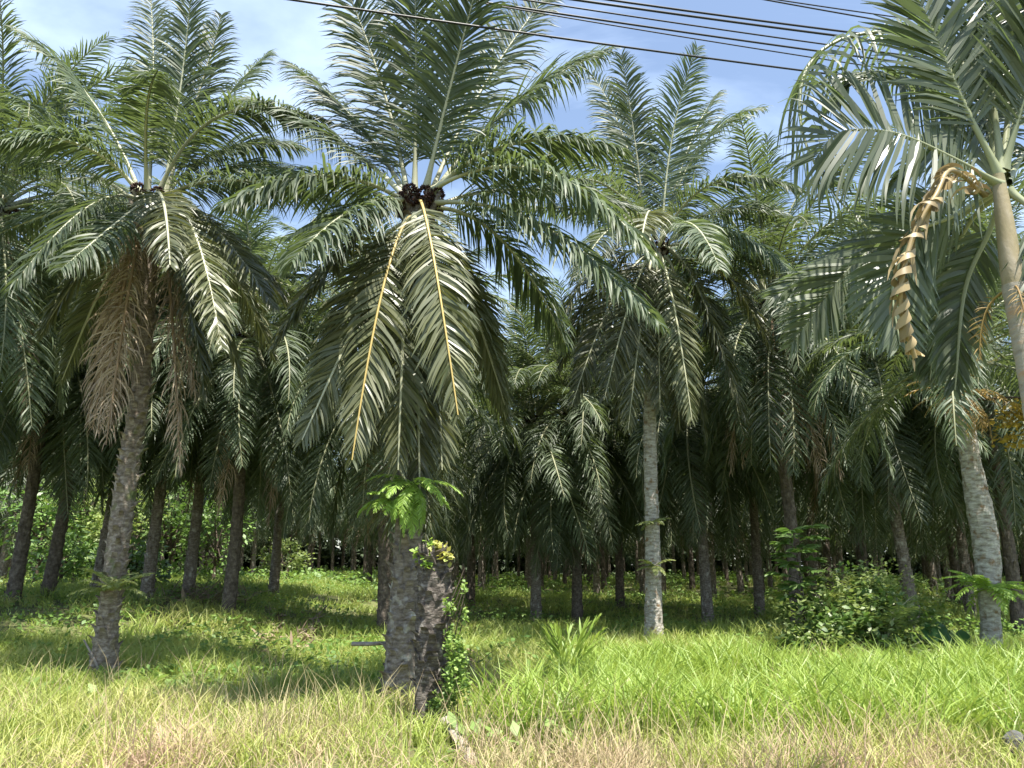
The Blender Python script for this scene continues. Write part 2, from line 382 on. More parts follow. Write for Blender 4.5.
def litter():
    g = Geo(); r = np.random.default_rng(5); P = []
    for (pa, pb, n) in (((250, 655), (280, 622), 260), ((298, 650), (318, 618), 220), ((170, 622), (240, 612), 200), ((440, 640), (475, 668), 60)):
        for k in range(n):
            t = r.random(); px = pa[0]+(pb[0]-pa[0])*t+r.normal(0, 5); py = pa[1]+(pb[1]-pa[1])*t+r.normal(0, 2)
            q = ground_at(px, 1.8*FPX/(py-565)); P.append([q[0], q[1], q[2]+.06+r.random()*.2])
    P = np.array(P); n = len(P); d = nrm(r.normal(0, 1, (n, 3))*[1, 1, .35])
    strips(g, P, d, np.cross(d, Z+r.normal(0, .4, (n, 3))), .35*r.uniform(.5, 1.3, n), .07, 2, .2, [.5, 1, .2])
    tag(link('leaf_litter', g.mesh('leaf_litter', [M['litter']])), 'brown dry leaf litter along the wheel ruts', 'leaf litter', kind='stuff')
litter()

# ------------------------------------------------------------------ trunks
def trunk_geo(P, rad, seed=0, ns=22, boots=True, bs=(.11, .085, .05), dz=.042, amp=.05, ring=0, zlim=None):
    g = Geo(); r = np.random.default_rng(seed); P = np.asarray(P, float)
    n = max(8, int(np.linalg.norm(np.diff(P, axis=0), axis=1).sum()/.07)); n = min(n, 220)
    u = np.linspace(0, 1, n); PP = poly(P, n); rr = np.interp(u, np.linspace(0, 1, len(rad)), rad)
    hgt = np.concatenate([[0], np.cumsum(np.linalg.norm(np.diff(PP, axis=0), axis=1))])
    def fn(q, th):
        a = np.cos(5*th[None]+hgt[:, None]*11)+np.cos(-8*th[None]+hgt[:, None]*11)
        o = q*(1+amp*a*.5+r.normal(0, amp*.35, q.shape))
        if ring: o = o*(1+ring*np.sin(hgt[:, None]*2*math.pi/.11))
        o = o*(1+.35*np.exp(-hgt[:, None]/.18))
        return o
    T, A, B = tube(g, PP, rr, ns, 0, 1., True, fn)
    if boots:
        H = hgt[-1]; k = int(H/dz)
        hs = np.arange(k)*dz+.1; th = np.arange(k)*2.39996+r.normal(0, .12, k)
        keep = r.random(k) < .85; hs = hs[keep]; th = th[keep]; k = len(hs)
        c = np.stack([np.interp(hs, hgt, PP[:, i]) for i in range(3)], 1)
        a = np.stack([np.interp(hs, hgt, A[:, i]) for i in range(3)], 1); b = np.stack([np.interp(hs, hgt, B[:, i]) for i in range(3)], 1)
        t = nrm(np.stack([np.interp(hs, hgt, T[:, i]) for i in range(3)], 1)); q = np.interp(hs, hgt, rr)[:, None]
        o = np.cos(th)[:, None]*a+np.sin(th)[:, None]*b; s = np.cross(t, o)
        sw = (bs[0]*r.uniform(.7, 1.2, k))[:, None]; sh = (bs[1]*r.uniform(.6, 1.4, k))[:, None]; so = (bs[2]*r.uniform(.4, 1.7, k))[:, None]
        base = c+o*q*.93
        V = np.stack([base-s*sw*.6-t*sh, base+s*sw*.6-t*sh, base+s*sw*.5+t*sh*.5, base-s*sw*.5+t*sh*.5,
                      base-s*sw*.38+o*so*.7+t*sh*.4, base+s*sw*.38+o*so*.7+t*sh*.4, base+s*sw*.32+o*so*1.5+t*sh*1.1, base-s*sw*.32+o*so*1.5+t*sh*1.1], 1)
        f = np.array([[0, 1, 5, 4], [1, 2, 6, 5], [2, 3, 7, 6], [3, 0, 4, 7], [4, 5, 6, 7]])
        g.quads(V.reshape(-1, 3), ((np.arange(k)*8)[:, None, None]+f[None]).reshape(-1, 4))
    return g

def fruit_mesh(name, seed):
    r = np.random.default_rng(seed); g = Geo(); n = 190
    d = nrm(r.normal(0, 1, (n, 3))); p = d*np.array([.17, .14, .20])*r.uniform(.85, 1.05, (n, 1))
    for k in range(n):
        c = p[k]; s = .026; a = nrm(np.cross(d[k], [.3, .5, .8])); b = np.cross(d[k], a)
        V = np.array([c+a*s, c+b*s, c-a*s, c-b*s, c+d[k]*s*1.9, c-d[k]*s])
        g.tris(V, np.array([[0, 1, 4], [1, 2, 4], [2, 3, 4], [3, 0, 4], [1, 0, 5], [2, 1, 5], [3, 2, 5], [0, 3, 5]]))
    return g.mesh(name, [M['fruit']], True)
FRUIT = [fruit_mesh('fruit_bunch', s) for s in (1, 2)]

# ------------------------------------------------------------------ generic fronds shared between palms
CLS = [(84, 32, .85), (72, 58, .93), (58, 82, .97), (42, 98, .97), (24, 100, .97), (4, 86, .97), (-16, 68, .97), (-40, 46, 1.0), (-62, 26, 1.0), (-66, 22, .9)]
def arc(e0, bend, L, n=22, side=0.):
    s = np.linspace(0, 1, n); e = np.radians(np.maximum(e0-bend*s**1.25, -89)); ds = L/(n-1)
    x = np.concatenate([[0], np.cumsum(np.cos(e[:-1])*ds)]); z = np.concatenate([[0], np.cumsum(np.sin(e[:-1])*ds)])
    return np.stack([x, side*s**2*L*.12, z], 1)
FL = 5.0
def generic_frond(c, v, n=92, nseg=3, W=.044, Lmax=.92, tubes=5):
    r = np.random.default_rng(100*c+v); e0, bend, sc = CLS[c]
    P = arc(e0+r.uniform(-5, 5), bend+r.uniform(-10, 10), FL*sc*r.uniform(.94, 1.05), side=r.uniform(-1, 1))
    dead = c == 9
    return frond_geo(P, r, S=(0, 1, 0), n=n, Lmax=Lmax*(.75 if dead else 1), W=W*(.6 if dead else 1), ang=(62, 34), r0=.034, r1=.009, droop=2.6 if dead else (.65 if c < 3 else .85 if c < 7 else .5), nseg=nseg,
                     rank=(-35, 35) if dead else ((-4, 28) if c < 3 else (-22, 16)), twist=r.uniform(-.3, .3), tubes=tubes, jit=.4 if dead else .10, ragged=.25 if dead else .03)
FM = {}
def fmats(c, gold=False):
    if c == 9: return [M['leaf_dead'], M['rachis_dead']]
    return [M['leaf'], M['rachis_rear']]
for c in range(10):
    for v in range(3):
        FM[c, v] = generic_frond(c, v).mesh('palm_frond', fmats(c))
COUNT = [4, 5, 6, 6, 6, 6, 6, 8, 8]
def crown_list(r, dead=0, counts=COUNT):
    out = []; k = 0
    for c, n in enumerate(list(counts)+[dead]):
        for i in range(n):
            az = k*2.39996+r.uniform(-.2, .2); k += 1
            out.append((c, int(r.integers(0, 3)), az, r.uniform(.88, 1.1), .25-.09*c+r.uniform(-.05, .05)))
    return out
def crown_mesh(seed, dead):
    r = np.random.default_rng(seed); G = Geo()
    for (c, v, az, s, dz) in crown_list(r, dead, [3, 4, 5, 5, 5, 5, 7, 9, 10]):
        g = generic_frond(c, v+7, 40, 2, .070, .80, 4)
        ca, sa = math.cos(az), math.sin(az); o = np.array([ca*.2, sa*.2, dz])
        for i, V in enumerate(g.V):
            g.V[i] = np.stack([V[:, 0]*ca-V[:, 1]*sa, V[:, 0]*sa+V[:, 1]*ca, V[:, 2]], 1)*s+o
        if c == 9:
            g.mq = [q+2 for q in g.mq]
        elif c >= 7: g.mq = [np.where(q == 0, 4, q) for q in g.mq]
        G.add(g)
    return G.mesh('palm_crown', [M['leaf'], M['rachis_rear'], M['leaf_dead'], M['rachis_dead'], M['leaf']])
CROWN = [crown_mesh(s, d) for s, d in ((1, 0), (2, 3), (3, 5), (4, 0), (5, 8))]
TRUNK = []
for i, mt in enumerate(['bark', 'bark_brown', 'bark']):
    r_ = np.random.default_rng(i); P = [[0, 0, -.3], [r_.normal(0, .05), r_.normal(0, .05), 2.5], [r_.normal(0, .06), r_.normal(0, .06), 5], [0, 0, 8.]]
    TRUNK.append(trunk_geo(P, [.27, .21, .20, .22], i, 14, True, (.12, .10, .05), .075, .06).mesh('palm_trunk', [M[mt]], False))

def oil_palm(label, pos, h, seed, dead=0, lean=(0, 0), group=None, individual=True, tr=None, sc=1.0, counts=COUNT, fat=1.0):
    r = np.random.default_rng(seed)
    t = thing('oil_palm', label, 'oil palm', pos, group, (lean[0], lean[1], 0))
    k = int(r.integers(0, 3)) if tr is None else tr
    link('trunk', TRUNK[k], t, (0, 0, 0), (0, 0, r.uniform(0, 6)), (fat, fat, h/8))
    if individual:
        for (c, v, az, s, dz) in crown_list(r, dead, counts):
            link('frond', FM[c, v], t, (math.cos(az)*.2, math.sin(az)*.2, h+dz), (r.uniform(-.08, .08), r.uniform(-.06, .06), az), (s*sc,)*3)
        for i in range(4):
            a = i*1.7+r.random(); link('fruit_bunch', FRUIT[i % 2], t, (math.cos(a)*.3, math.sin(a)*.3, h-.1+r.uniform(-.1, .15)), (0, .3, a))
    else:
        link('crown', CROWN[int(r.integers(0, 5))], t, (0, 0, h), (0, 0, r.uniform(0, 6.28)), (sc*r.uniform(.9, 1.1),)*3)
    return t

# ------------------------------------------------------------------ three big palms built frond by frond
def hero_palm(label, way, rads, Y0, heart, fronds, bark, seed, ffac=1.0, lw=1.0, fruit=6, bootsz=(.13, .09, .035), ns=28):
    r = np.random.default_rng(seed)
    W = [at(px, py, y) for (px, py, y) in way]
    base = W[0].copy()
    t = thing('oil_palm', label, 'oil palm', base)
    H = at(heart[0], heart[1], Y0)
    pts = [np.array([0, 0, -.3])]+[w-base for w in W[1:]]
    link('trunk', trunk_geo(pts, rads, seed, ns, True, bootsz, .035, .06).mesh('palm_trunk', [M[bark]], False), t)
    for f in fronds:
        (cx, cy, cd), (tx, ty, td), st = f[0], f[1], (f[2] if len(f) > 2 else '')
        p1 = at(cx, cy, Y0+cd); p2 = at(tx, ty, Y0+td)
        out = (p1-H)*[1, 1, 0]; no = np.linalg.norm(out); out = out/max(no, .05)*min(no, .22)
        low = cy > heart[1]+15
        p0 = H+out+np.array([0, 0, -.35 if low else (.1 if cy < heart[1]-60 else -.1)])
        P = bez(p0, p1, p2)
        kw = dict(n=int(150*ffac), Lmax=.90*lw, W=.044*lw, droop=.72, curl=1.0, nseg=4, twist=r.uniform(-.25, .25), r0=.030, r1=.009, t0=.12, ang=(62, 36), rank=(-24, 18), jit=.10, ragged=.02)
        if 's' in st: kw.update(rank=(-4, 30), droop=.55)
        mats = [M['leaf'], M['rachis']]
        if 'h' in st: kw.update(droop=.42, twist=r.uniform(-.3, .3), Lmax=.74*lw, ang=(60, 28), rank=(-12, 25)); mats = [M['leaf_old'], M['rachis']]
        if 'g' in st: kw['r0'] = .013; mats = [M['leaf_old'], M['rachis_gold']]
        if 'd' in st: kw.update(droop=1.7, W=.026, n=120, Lmax=.7, jit=.5, rank=(-40, 40), ragged=.3); mats = [M['leaf_dead'], M['rachis_dead']]
        if 's' in st: kw.update(S=(1, 0, 0))
        g = frond_geo(P-base, r, **kw)
        o = link('frond', g.mesh('palm_frond', mats), t)
        if 'd' in st: o['label'] = 'dry brown hanging frond'
        if 'g' in st: o['label'] = 'hanging frond with an orange midrib'
    for i in range(fruit):
        a = i*2*math.pi/fruit+.5
        link('fruit_bunch', FRUIT[i % 2], t, H-base+np.array([math.cos(a)*.27, math.sin(a)*.27, -.12+r.uniform(-.12, .2)]), (0, .3, a), (.82,)*3)
    for i in range(fruit+1):
        a = i*2.39996+1.0; d = np.array([math.cos(a), math.sin(a), 0]); b0 = H-base+d*.20+[0, 0, -.30]
        g = Geo(); tube(g, bez(b0, b0+d*.12+[0, 0, .15], b0+d*.20+[0, 0, .30+.1*r.random()], 7), np.linspace(.055, .035, 7), 6, 0, .6, True)
        link('frond_base', g.mesh('frond_base', [M['bark']]), t)
    return t, base, H

YC = 10.8
hero_palm('tall oil palm directly behind the broken stump, two orange midribs hanging below its crown',
    [(400, 715, YC), (402, 640, YC), (407, 560, YC), (414, 400, YC), (418, 205, YC)], [.27, .215, .19, .18, .18, .21], YC, (418, 200), [
    ((418, 80, 0), (414, -70, -.6), 's'), ((392, 90, .4), (338, -30, .2), 's'), ((448, 90, -.6), (487, -50, -1.3), 's'), ((470, 90, .8), (555, -15, 1.4), 's'),
    ((505, 85, .4), (612, 50, 1.2)), ((360, 110, .8), (288, 62, 1.9)), ((320, 112, .5), (238, 104, 2.2)), ((325, 150, -1.0), (225, 205, -2.2)),
    ((330, 160, .9), (228, 190, 2.4)), ((355, 190, -.9), (292, 262, -2.4)), ((510, 115, -.4), (622, 150, -1.0)), ((545, 120, -1.0), (655, 260, -1.8)),
    ((505, 168, .9), (640, 212, 2.4)), ((540, 190, -.8), (660, 325, -1.8)), ((505, 205, .4), (566, 345, 1.0)), 
    ((395, 235, -.6), (302, 440, -1.2), 'hs'), ((385, 235, -1.1), (352, 460, -1.4), 'hgs'), ((405, 240, -1.1), (398, 470, -1.0), 'hs'), ((428, 205, -1.3), (458, 415, -1.5), 'hgs'),
    ((435, 255, -.5), (442, 470, -.5), 'hs'), ((365, 210, -.6), (275, 345, -1.3), 'h'), ((362, 225, .7), (318, 420, 1.3), 'h'), ((458, 235, .7), (506, 420, 1.4), 'h'),
    
    ((395, 250, .8), (372, 450, 1.1), 'h'), ((460, 250, .2), (505, 405, .5), 'h'), ((415, 262, -.8), (420, 500, -.6), 'hs'),
    ], 'bark', 31, 1.0, 1.0, 8, (.13, .09, .07))

YL = 13.2
hero_palm('oil palm with a long brown dry frond skirt and fern ring low on its trunk',
    [(104, 672, YL), (108, 620, YL), (114, 575, YL), (128, 470, YL+.1), (141, 380, YL+.1), (150, 215, YL)], [.25, .165, .155, .18, .16, .15, .18], YL, (151, 200), [
    ((95, 75, .2), (14, 30, .5)), ((185, 80, 0), (192, -20, -.3), 's'), ((158, 80, .4), (150, -10, 1), 's'), ((142, 90, -.9), (158, 70, -3.2), 's'), ((218, 95, .6), (270, 52, 1.6)),
    ((203, 85, .2), (222, 15, .6), 's'), ((205, 75, -.6), (325, 120, -1.8)), ((215, 125, .5), (305, 150, 1.8)), ((210, 160, -1), (335, 200, -2.0)), ((225, 140, .8), (318, 180, 2.8)),
    ((85, 120, -.6), (-5, 145, -1.8)), ((75, 145, .6), (-35, 160, 1.5)), ((95, 175, -1), (10, 290, -2.2)), ((90, 190, .6), (-15, 240, 1.6)),
    ((205, 195, -.6), (275, 310, -1.2), 'h'), ((195, 180, -1.2), (222, 350, -2.1), 'h'), ((165, 170, -1.5), (170, 265, -3.3), 'hs'), ((220, 215, .3), (300, 320, .8), 'h'), ((195, 235, .8), (244, 385, 1.2), 'h'),
    ((105, 225, -.4), (40, 335, -.8), 'h'), ((118, 240, .6), (62, 380, 1.1), 'h'), ((215, 215, 1.2), (275, 360, 2.0), 'h'), ((185, 250, -.2), (205, 400, -.3), 'h'),
    ((125, 215, -1.2), (60, 270, -2.6)),
    ((128, 250, -.5), (98, 430, -.6), 'ds'), ((132, 250, -.8), (106, 445, -.8), 'ds'), ((130, 260, 0), (88, 415, .1), 'd'), ((126, 255, -.3), (92, 430, -.3), 'ds'),     ((170, 260, .1), (196, 400, .2), 'd'), ((130, 262, .5), (112, 425, .6), 'd'), ((172, 255, -.2), (180, 470, -.2), 'd'),
    ], 'bark_mid', 32, .95, .95, 5, (.11, .08, .055))

YR = 18.5
hero_palm('slim oil palm with a bare upright grey trunk, tufted halfway up, long fronds drooping',
    [(653, 640, YR), (653, 560, YR), (650, 440, YR), (651, 330, YR), (654, 250, YR)], [.23, .185, .16, .15, .16, .19], YR, (655, 245), [
    ((637, 140, 0), (621, 55, -.3), 's'), ((632, 130, .6), (592, 75, 1.4), 's'), ((665, 130, -.3), (697, 48, -.8), 's'), ((690, 115, .3), (765, 108, .8)), ((690, 120, 1), (720, 92, 2.6)),
    ((590, 105, -.6), (495, 185, -1.6)), ((600, 135, -1.6), (505, 215, -3.6)), ((595, 195, .8), (515, 212, 2.4)), ((600, 170, .3), (498, 160, 1.2)), ((600, 225, -.4), (548, 350, -1), 'h'),
    ((715, 185, .4), (790, 222, 1.2)), ((715, 200, -.8), (795, 275, -1.9)), ((705, 150, -1), (800, 190, -2.6)), ((720, 215, 1.2), (790, 290, 2.6)),
    ((618, 262, -.8), (572, 405, -1.1), 'hs'), ((636, 262, -1.2), (604, 400, -1.5), 'hs'), ((646, 270, -.9), (628, 430, -.9), 'hs'), ((670, 262, -1), (692, 420, -1.2), 'hs'), ((692, 245, -.6), (745, 420, -.9), 'h'),
    ((712, 225, -.2), (772, 350, -.5), 'h'), ((682, 262, -.2), (705, 440, -.2), 'h'), ((602, 240, .4), (560, 370, .7), 'h'), ((640, 265, 1), (618, 420, 1.3), 'h'), ((668, 265, 1), (680, 430, 1.2), 'h'),
    ((690, 240, 1.4), (735, 390, 2.2), 'h'), ((615, 235, 1.5), (575, 370, 2.4), 'h'),
    ((650, 180, -2.2), (640, 250, -4.6), 'hs'), ((690, 190, -2), (720, 270, -4.2)), ((618, 190, -2), (575, 280, -4.2)), ((658, 272, -.8), (660, 410, -.7), 'hs'),
    ], 'bark_pale', 33, .88, 1.12, 5, (.09, .07, .02))

# ------------------------------------------------------------------ named mid palms
MID = [  # px, Y, height, dead, lean, trunk kind, label
 (8, 22, 8.2, 3, (0, .03), 1, 'dark oil palm standing at the picture edge beside the palm with the brown skirt'),
 (42, 23, 8.2, 0, (0, .05), 1, 'thick brown oil palm trunk leaning slightly in front of the sunny leafy trees'),
 (92, 25, 8.2, 0, (0, .06), 0, 'slanting grey oil palm just beside the fern-ringed trunk, before the sunny trees'),
 (143, 24, 8.4, 2, (0, .03), 0, 'oil palm with dark trunk rising directly behind the brown hanging skirt'),
 (185, 25, 8.4, 0, (0, .02), 0, 'oil palm with brown debris heaped about its grassy trunk foot'),
 (226, 22, 8.3, 4, (0, .01), 1, 'stout shaggy oil palm next to the debris heap, its trunk dark with old frond stubs'),
 (384, 22, 8.0, 3, (0, -.05), 1, 'oil palm whose tilted brown trunk shows beside the stump-fronted palm'),
 (536, 27, 7.2, 0, (0, 0), 0, 'oil palm with a slim greyish trunk standing next to the thick brown trunk'),
 (577, 27, 7.2, 6, (0, 0), 1, 'oil palm with thick brown trunk and sunlit hanging frond beside the slim bare palm'),
 (708, 26, 8.2, 0, (0, -.01), 0, 'oil palm with a straight brown trunk in weeds, first beyond the slim bare palm'),
 (799, 21, 9.4, 8, (0, 0), 1, 'oil palm with brown dry fronds round its trunk, standing behind the tall leafy sapling'),
 (916, 23, 8.0, 0, (0, -.06), 0, 'oil palm with a smooth leaning grey trunk rising behind the bushy mound'),
 (868, 27, 9.0, 5, (0, 0), 1, 'oil palm half hidden by the bushy mound, shaggy brown trunk'),
 (-80, 17, 10.2, 2, (0, 0), 0, 'tall oil palm whose crown reaches in over the upper picture edge beside the brown-skirted palm'),
 (272, 30, 8.0, 0, (0, 0), 0, 'oil palm past the shaggy stout trunk, beside the sunlit grassy lane'),
 (620, 33, 7.6, 0, (0, 0), 1, 'oil palm with a short dark trunk just before the slim bare palm, deeper among weeds'),
 (760, 30, 9.4, 3, (0, .01), 0, 'oil palm with a slender grey trunk between the tall sapling and the straight brown trunk'),
 (1020, 22, 8.8, 0, (0, 0), 1, 'dark oil palm at the picture edge behind the pale whitish trunk'),
 (470, 34, 7.6, 0, (0, 0), 1, 'oil palm with dark trunk seen over the grass just past the vine-covered stump'),
]
for i, (px, Y, h, dead, lean, tr, lab) in enumerate(MID):
    oil_palm(lab, ground_at(px, Y), h, 200+i, dead, lean, None, True, tr, 1.04, COUNT, .76)
# the pale trunk on the other side of the bushy mound, crown behind the feather palm
YW = 15.0
def pale_palm():
    way = [(990, 655, YW), (990, 610, YW), (986, 545, YW), (974, 480, YW), (966, 430, YW), (958, 350, YW)]
    W = [at(*w) for w in way]; base = W[0]
    t = thing('oil_palm', 'oil palm with a pale whitish trunk, ferns collaring it above the ground', 'oil palm', base)
    link('trunk', trunk_geo([[0, 0, -.3]]+[w-base for w in W[1:]], [.21, .165, .225, .23, .18, .17, .18], 9, 26, True, (.10, .06, .018), .05, .05).mesh('palm_trunk', [M['bark_pale']], False), t)
    r = np.random.default_rng(77); H = W[-1]-base
    for (c, v, az, s, dz) in crown_list(r, 0, [3, 4, 4, 4, 4, 3, 2, 0, 0]):
        link('frond', FM[c, v], t, H+np.array([math.cos(az)*.2, math.sin(az)*.2, dz]), (0, 0, az), (s*.85,)*3)
pale_palm()

# ------------------------------------------------------------------ plantation rows
heroes = [at(404, 700, YC)[:2], at(105, 670, YL)[:2], at(653, 640, YR)[:2], at(990, 655, YW)[:2]]+[ground_at(m[0], m[1])[:2] for m in MID]
rr = np.random.default_rng(17); far = []
sx, sy = 6.1, 5.9
for j in range(0, 15):
    y = 23+j*sy
    for i in range(-16, 17):
        x = (i+(j % 2)*.5)*sx+rr.uniform(-.5, .5)+1.2; yy = y+rr.uniform(-.6, .6)
        if abs(x) > yy*.72+7: continue
        if min(np.hypot(x-h[0], yy-h[1]) for h in heroes) < 4.6: continue
        if abs(x-(-3.9-.26*(yy-14))) < 3.0 and yy < 70: continue   # grassy lane
        if 5 < yy < 36 and abs(x-.6-.02*yy) < 2.4 and yy < 30: continue
        if x < -9 and 27 < yy < 39 and x > -30: continue          # sunny clearing with broadleaf trees
        far.append((x, yy))
far.sort(key=lambda p: p[1])
for i, (x, y) in enumerate(far):
    q = np.array([x, y, float(gz(x, y))])
    if y < 48:
        lab, grp = 'oil palm in the first shaded rows behind the front palms, dark trunk under drooping fronds', 'oil palms in the first shaded rows'
    else:
        lab, grp = 'oil palm deep in the plantation, a thin dark trunk among many under the canopy', 'oil palms deep in the plantation'
    oil_palm(lab, q, rr.uniform(7.2, 8.5) if y < 48 else rr.uniform(8, 10), 500+i, 0, (0, rr.uniform(-.03, .03)), grp, False, None, 1.05, fat=rr.uniform(.68, .88))

# far wood added to close the view, its leaves coloured dark like canopy shade
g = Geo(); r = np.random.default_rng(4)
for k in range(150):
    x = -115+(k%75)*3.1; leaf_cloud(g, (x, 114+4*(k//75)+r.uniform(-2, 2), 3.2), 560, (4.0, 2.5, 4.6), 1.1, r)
tag(link('far_woods', g.mesh('far_woods', [M['woods']])), 'wood with shade-dark leaves closing the far end of the plantation', 'woods', kind='stuff')

# ------------------------------------------------------------------ broadleaf trees in the sunny clearing
def leafy_tree(name, label, pos, h, rad, n, size, mats, seed, cat='tree', group=None, low=.25):
    r = np.random.default_rng(seed); t = thing(name, label, cat, pos, group)
    g = Geo(); c = np.array([0, 0, h*(.5+low*.5)])
    cl = leaf_cloud(g, c, n, (rad, rad, h*(.5-low*.25)), size, r)
    b = Geo(); top = np.array([r.normal(0, .1), r.normal(0, .1), h*.8])
    tube(b, poly([[0, 0, -.2], [r.normal(0, .1), 0, h*.35], top], 10), np.linspace(.05*h**.6, .012, 10), 8)
    for k in cl[:14]:
        s = np.array([0, 0, h*r.uniform(.15, .55)]); tube(b, bez(s, (s+k)/2+[0, 0, .1], k, 7), np.linspace(.022, .005, 7)*h**.4, 5)
    link('trunk' if cat == 'tree' else 'stem', b.mesh('stem', [M['twig']]), t)
    link('crown' if cat == 'tree' else 'foliage', g.mesh('foliage', mats), t)
    return t
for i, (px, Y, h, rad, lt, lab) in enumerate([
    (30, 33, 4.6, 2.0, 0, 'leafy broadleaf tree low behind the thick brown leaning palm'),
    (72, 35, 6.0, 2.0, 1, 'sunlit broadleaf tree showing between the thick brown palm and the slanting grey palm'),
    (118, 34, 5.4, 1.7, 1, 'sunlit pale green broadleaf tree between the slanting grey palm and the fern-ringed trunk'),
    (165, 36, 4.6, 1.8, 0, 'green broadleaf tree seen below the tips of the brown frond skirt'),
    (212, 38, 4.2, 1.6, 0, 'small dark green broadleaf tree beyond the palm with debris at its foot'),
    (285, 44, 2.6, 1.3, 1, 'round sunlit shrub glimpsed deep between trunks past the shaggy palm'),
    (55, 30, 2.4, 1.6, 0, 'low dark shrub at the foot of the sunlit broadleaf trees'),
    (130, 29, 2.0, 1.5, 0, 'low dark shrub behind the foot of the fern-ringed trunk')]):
    leafy_tree('broadleaf_tree' if h > 4 else 'shrub', lab, ground_at(px, Y), h, rad, int(650*rad), .24, [M['bush_sun_tint'] if lt else M['bush']], 60+i, 'tree' if h > 4 else 'shrub', None, .12)  # sunlit trees take the lighter leaf colour, shaded ones the darker

# ------------------------------------------------------------------ bushy mound, sapling, seedlings, taro
YM = 15.6
def mound():
    p = ground_at(866, YM); r = np.random.default_rng(8); t = thing('bush', 'dense green bushy mound between the tall sapling and the big heart-shaped leaf', 'bush', p)
    g = Geo()
    for (x, y, z, a, b, n) in ((-.1, 0, .72, 1.4, .8, 2600), (-.95, -.3, .5, 1.0, .6, 1500), (.85, .1, .7, .85, .75, 1700), (.15, .5, 1.25, 1.05, .55, 1500), (-.3, -.8, .28, 1.6, .38, 1300)):
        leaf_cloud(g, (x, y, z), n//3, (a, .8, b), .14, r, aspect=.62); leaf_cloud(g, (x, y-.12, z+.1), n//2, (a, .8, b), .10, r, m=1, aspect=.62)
    link('foliage', g.mesh('foliage', [M['bush'], M['bush_sun_tint']]), t)  # sun-tinted leaves mixed in to brighten the shaded mound
    s = Geo()
    for k in range(16):
        e = np.array([r.normal(0, .7), r.normal(0, .4), r.uniform(.4, 1.2)]); tube(s, bez(np.array([e[0]*.3, e[1]*.3, -.1]), e*[.5, .5, .8], e, 6), np.linspace(.016, .005, 6), 5)
    link('stem', s.mesh('stem', [M['twig']]), t)
mound()
def sapling(label, pos, h, seed, n=14, leaf=.34):
    r = np.random.default_rng(seed); t = thing('sapling', label, 'sapling', pos)
    s = Geo(); P = poly([[0, 0, -.1], [.03, 0, h*.5], [-.04, .02, h]], 12); tube(s, P, np.linspace(.03, .008, 12), 6)
    g = Geo()
    for k in range(n):
        z = h*(.3+.7*k/n); a = k*2.4; d = np.array([math.cos(a), math.sin(a), .25]); b = np.array([0, 0, z]); e = b+d*r.uniform(.28, .55)
        B = bez(b, b+d*.3+[0, 0, .05], e-[0, 0, .05], 8); tube(s, B, np.linspace(.010, .004, 8), 4)
        frond_geo(B, r, S=np.cross(d, Z), n=9, Lmax=leaf*.75, W=leaf*.24, r0=.004, r1=.002, t0=.3, droop=.3, rank=(0, 12), nseg=3, g=g, mr=0, tubes=3, ang=(70, 30), prof=[.15, 1, .7, .05])
    link('stem', s.mesh('stem', [M['twig']]), t); link('foliage', g.mesh('foliage', [M['bush']]), t)
sapling('tall slender leafy sapling at the edge of the bushy mound', ground_at(806, 15.8), 2.5, 1, 22, .50)
def rosette(name, label, cat, pos, n, L, seed, mats, elev=(20, 75), Lmax=.28, W=.03, nl=22, droop=.35, bend=55, spread=(0, 6.2832), group=None, part='frond', rank=(-5, 20), r0=.010, t0=.12, up=True, ang=(70, 30)):
    r = np.random.default_rng(seed); t = thing(name, label, cat, pos, group)
    for k in range(n):
        az = spread[0]+(spread[1]-spread[0])*((k*.618) % 1)+r.uniform(-.15, .15); e0 = r.uniform(*elev); l = L*r.uniform(.75, 1.15)
        P = arc(e0, bend*r.uniform(.7, 1.3), l, 12)
        g = frond_geo(P, r, S=(0, 1, 0), n=nl, Lmax=Lmax, W=W, r0=r0, r1=.002, t0=t0, droop=droop, rank=rank, nseg=3, tubes=4, ang=ang, twist=r.uniform(-.3, .3))
        link(part, g.mesh(part, mats), t, (0, 0, 0), (0, 0, az))
    return t
rosette('palm_seedling', 'young palm with feathery arching fronds sprouting from the top of the bushy mound', 'young palm', ground_at(848, 15.9)+[0, 0, .55], 7, 1.25, 3, [M['fern_dull'], M['rachis']], (45, 80), .34, .035, 20)
rosette('palm_seedling', 'young spiky palm standing in tall grass near the stump', 'young palm', ground_at(566, 11.6)+[0, 0, .1], 9, 1.0, 4, [M['grass_tall'], M['grass_tall']], (55, 88), .34, .035, 7, .1, 25, rank=(-5, 12), t0=.3, ang=(34, 14))
rosette('palm_seedling', 'young palm with dark feathery fronds low in the middle of the bushy mound', 'young palm', ground_at(890, 15.2)+[0, 0, .45], 8, 1.0, 13, [M['bush_sun_tint'], M['rachis']], (20, 75), .3, .03, 22)
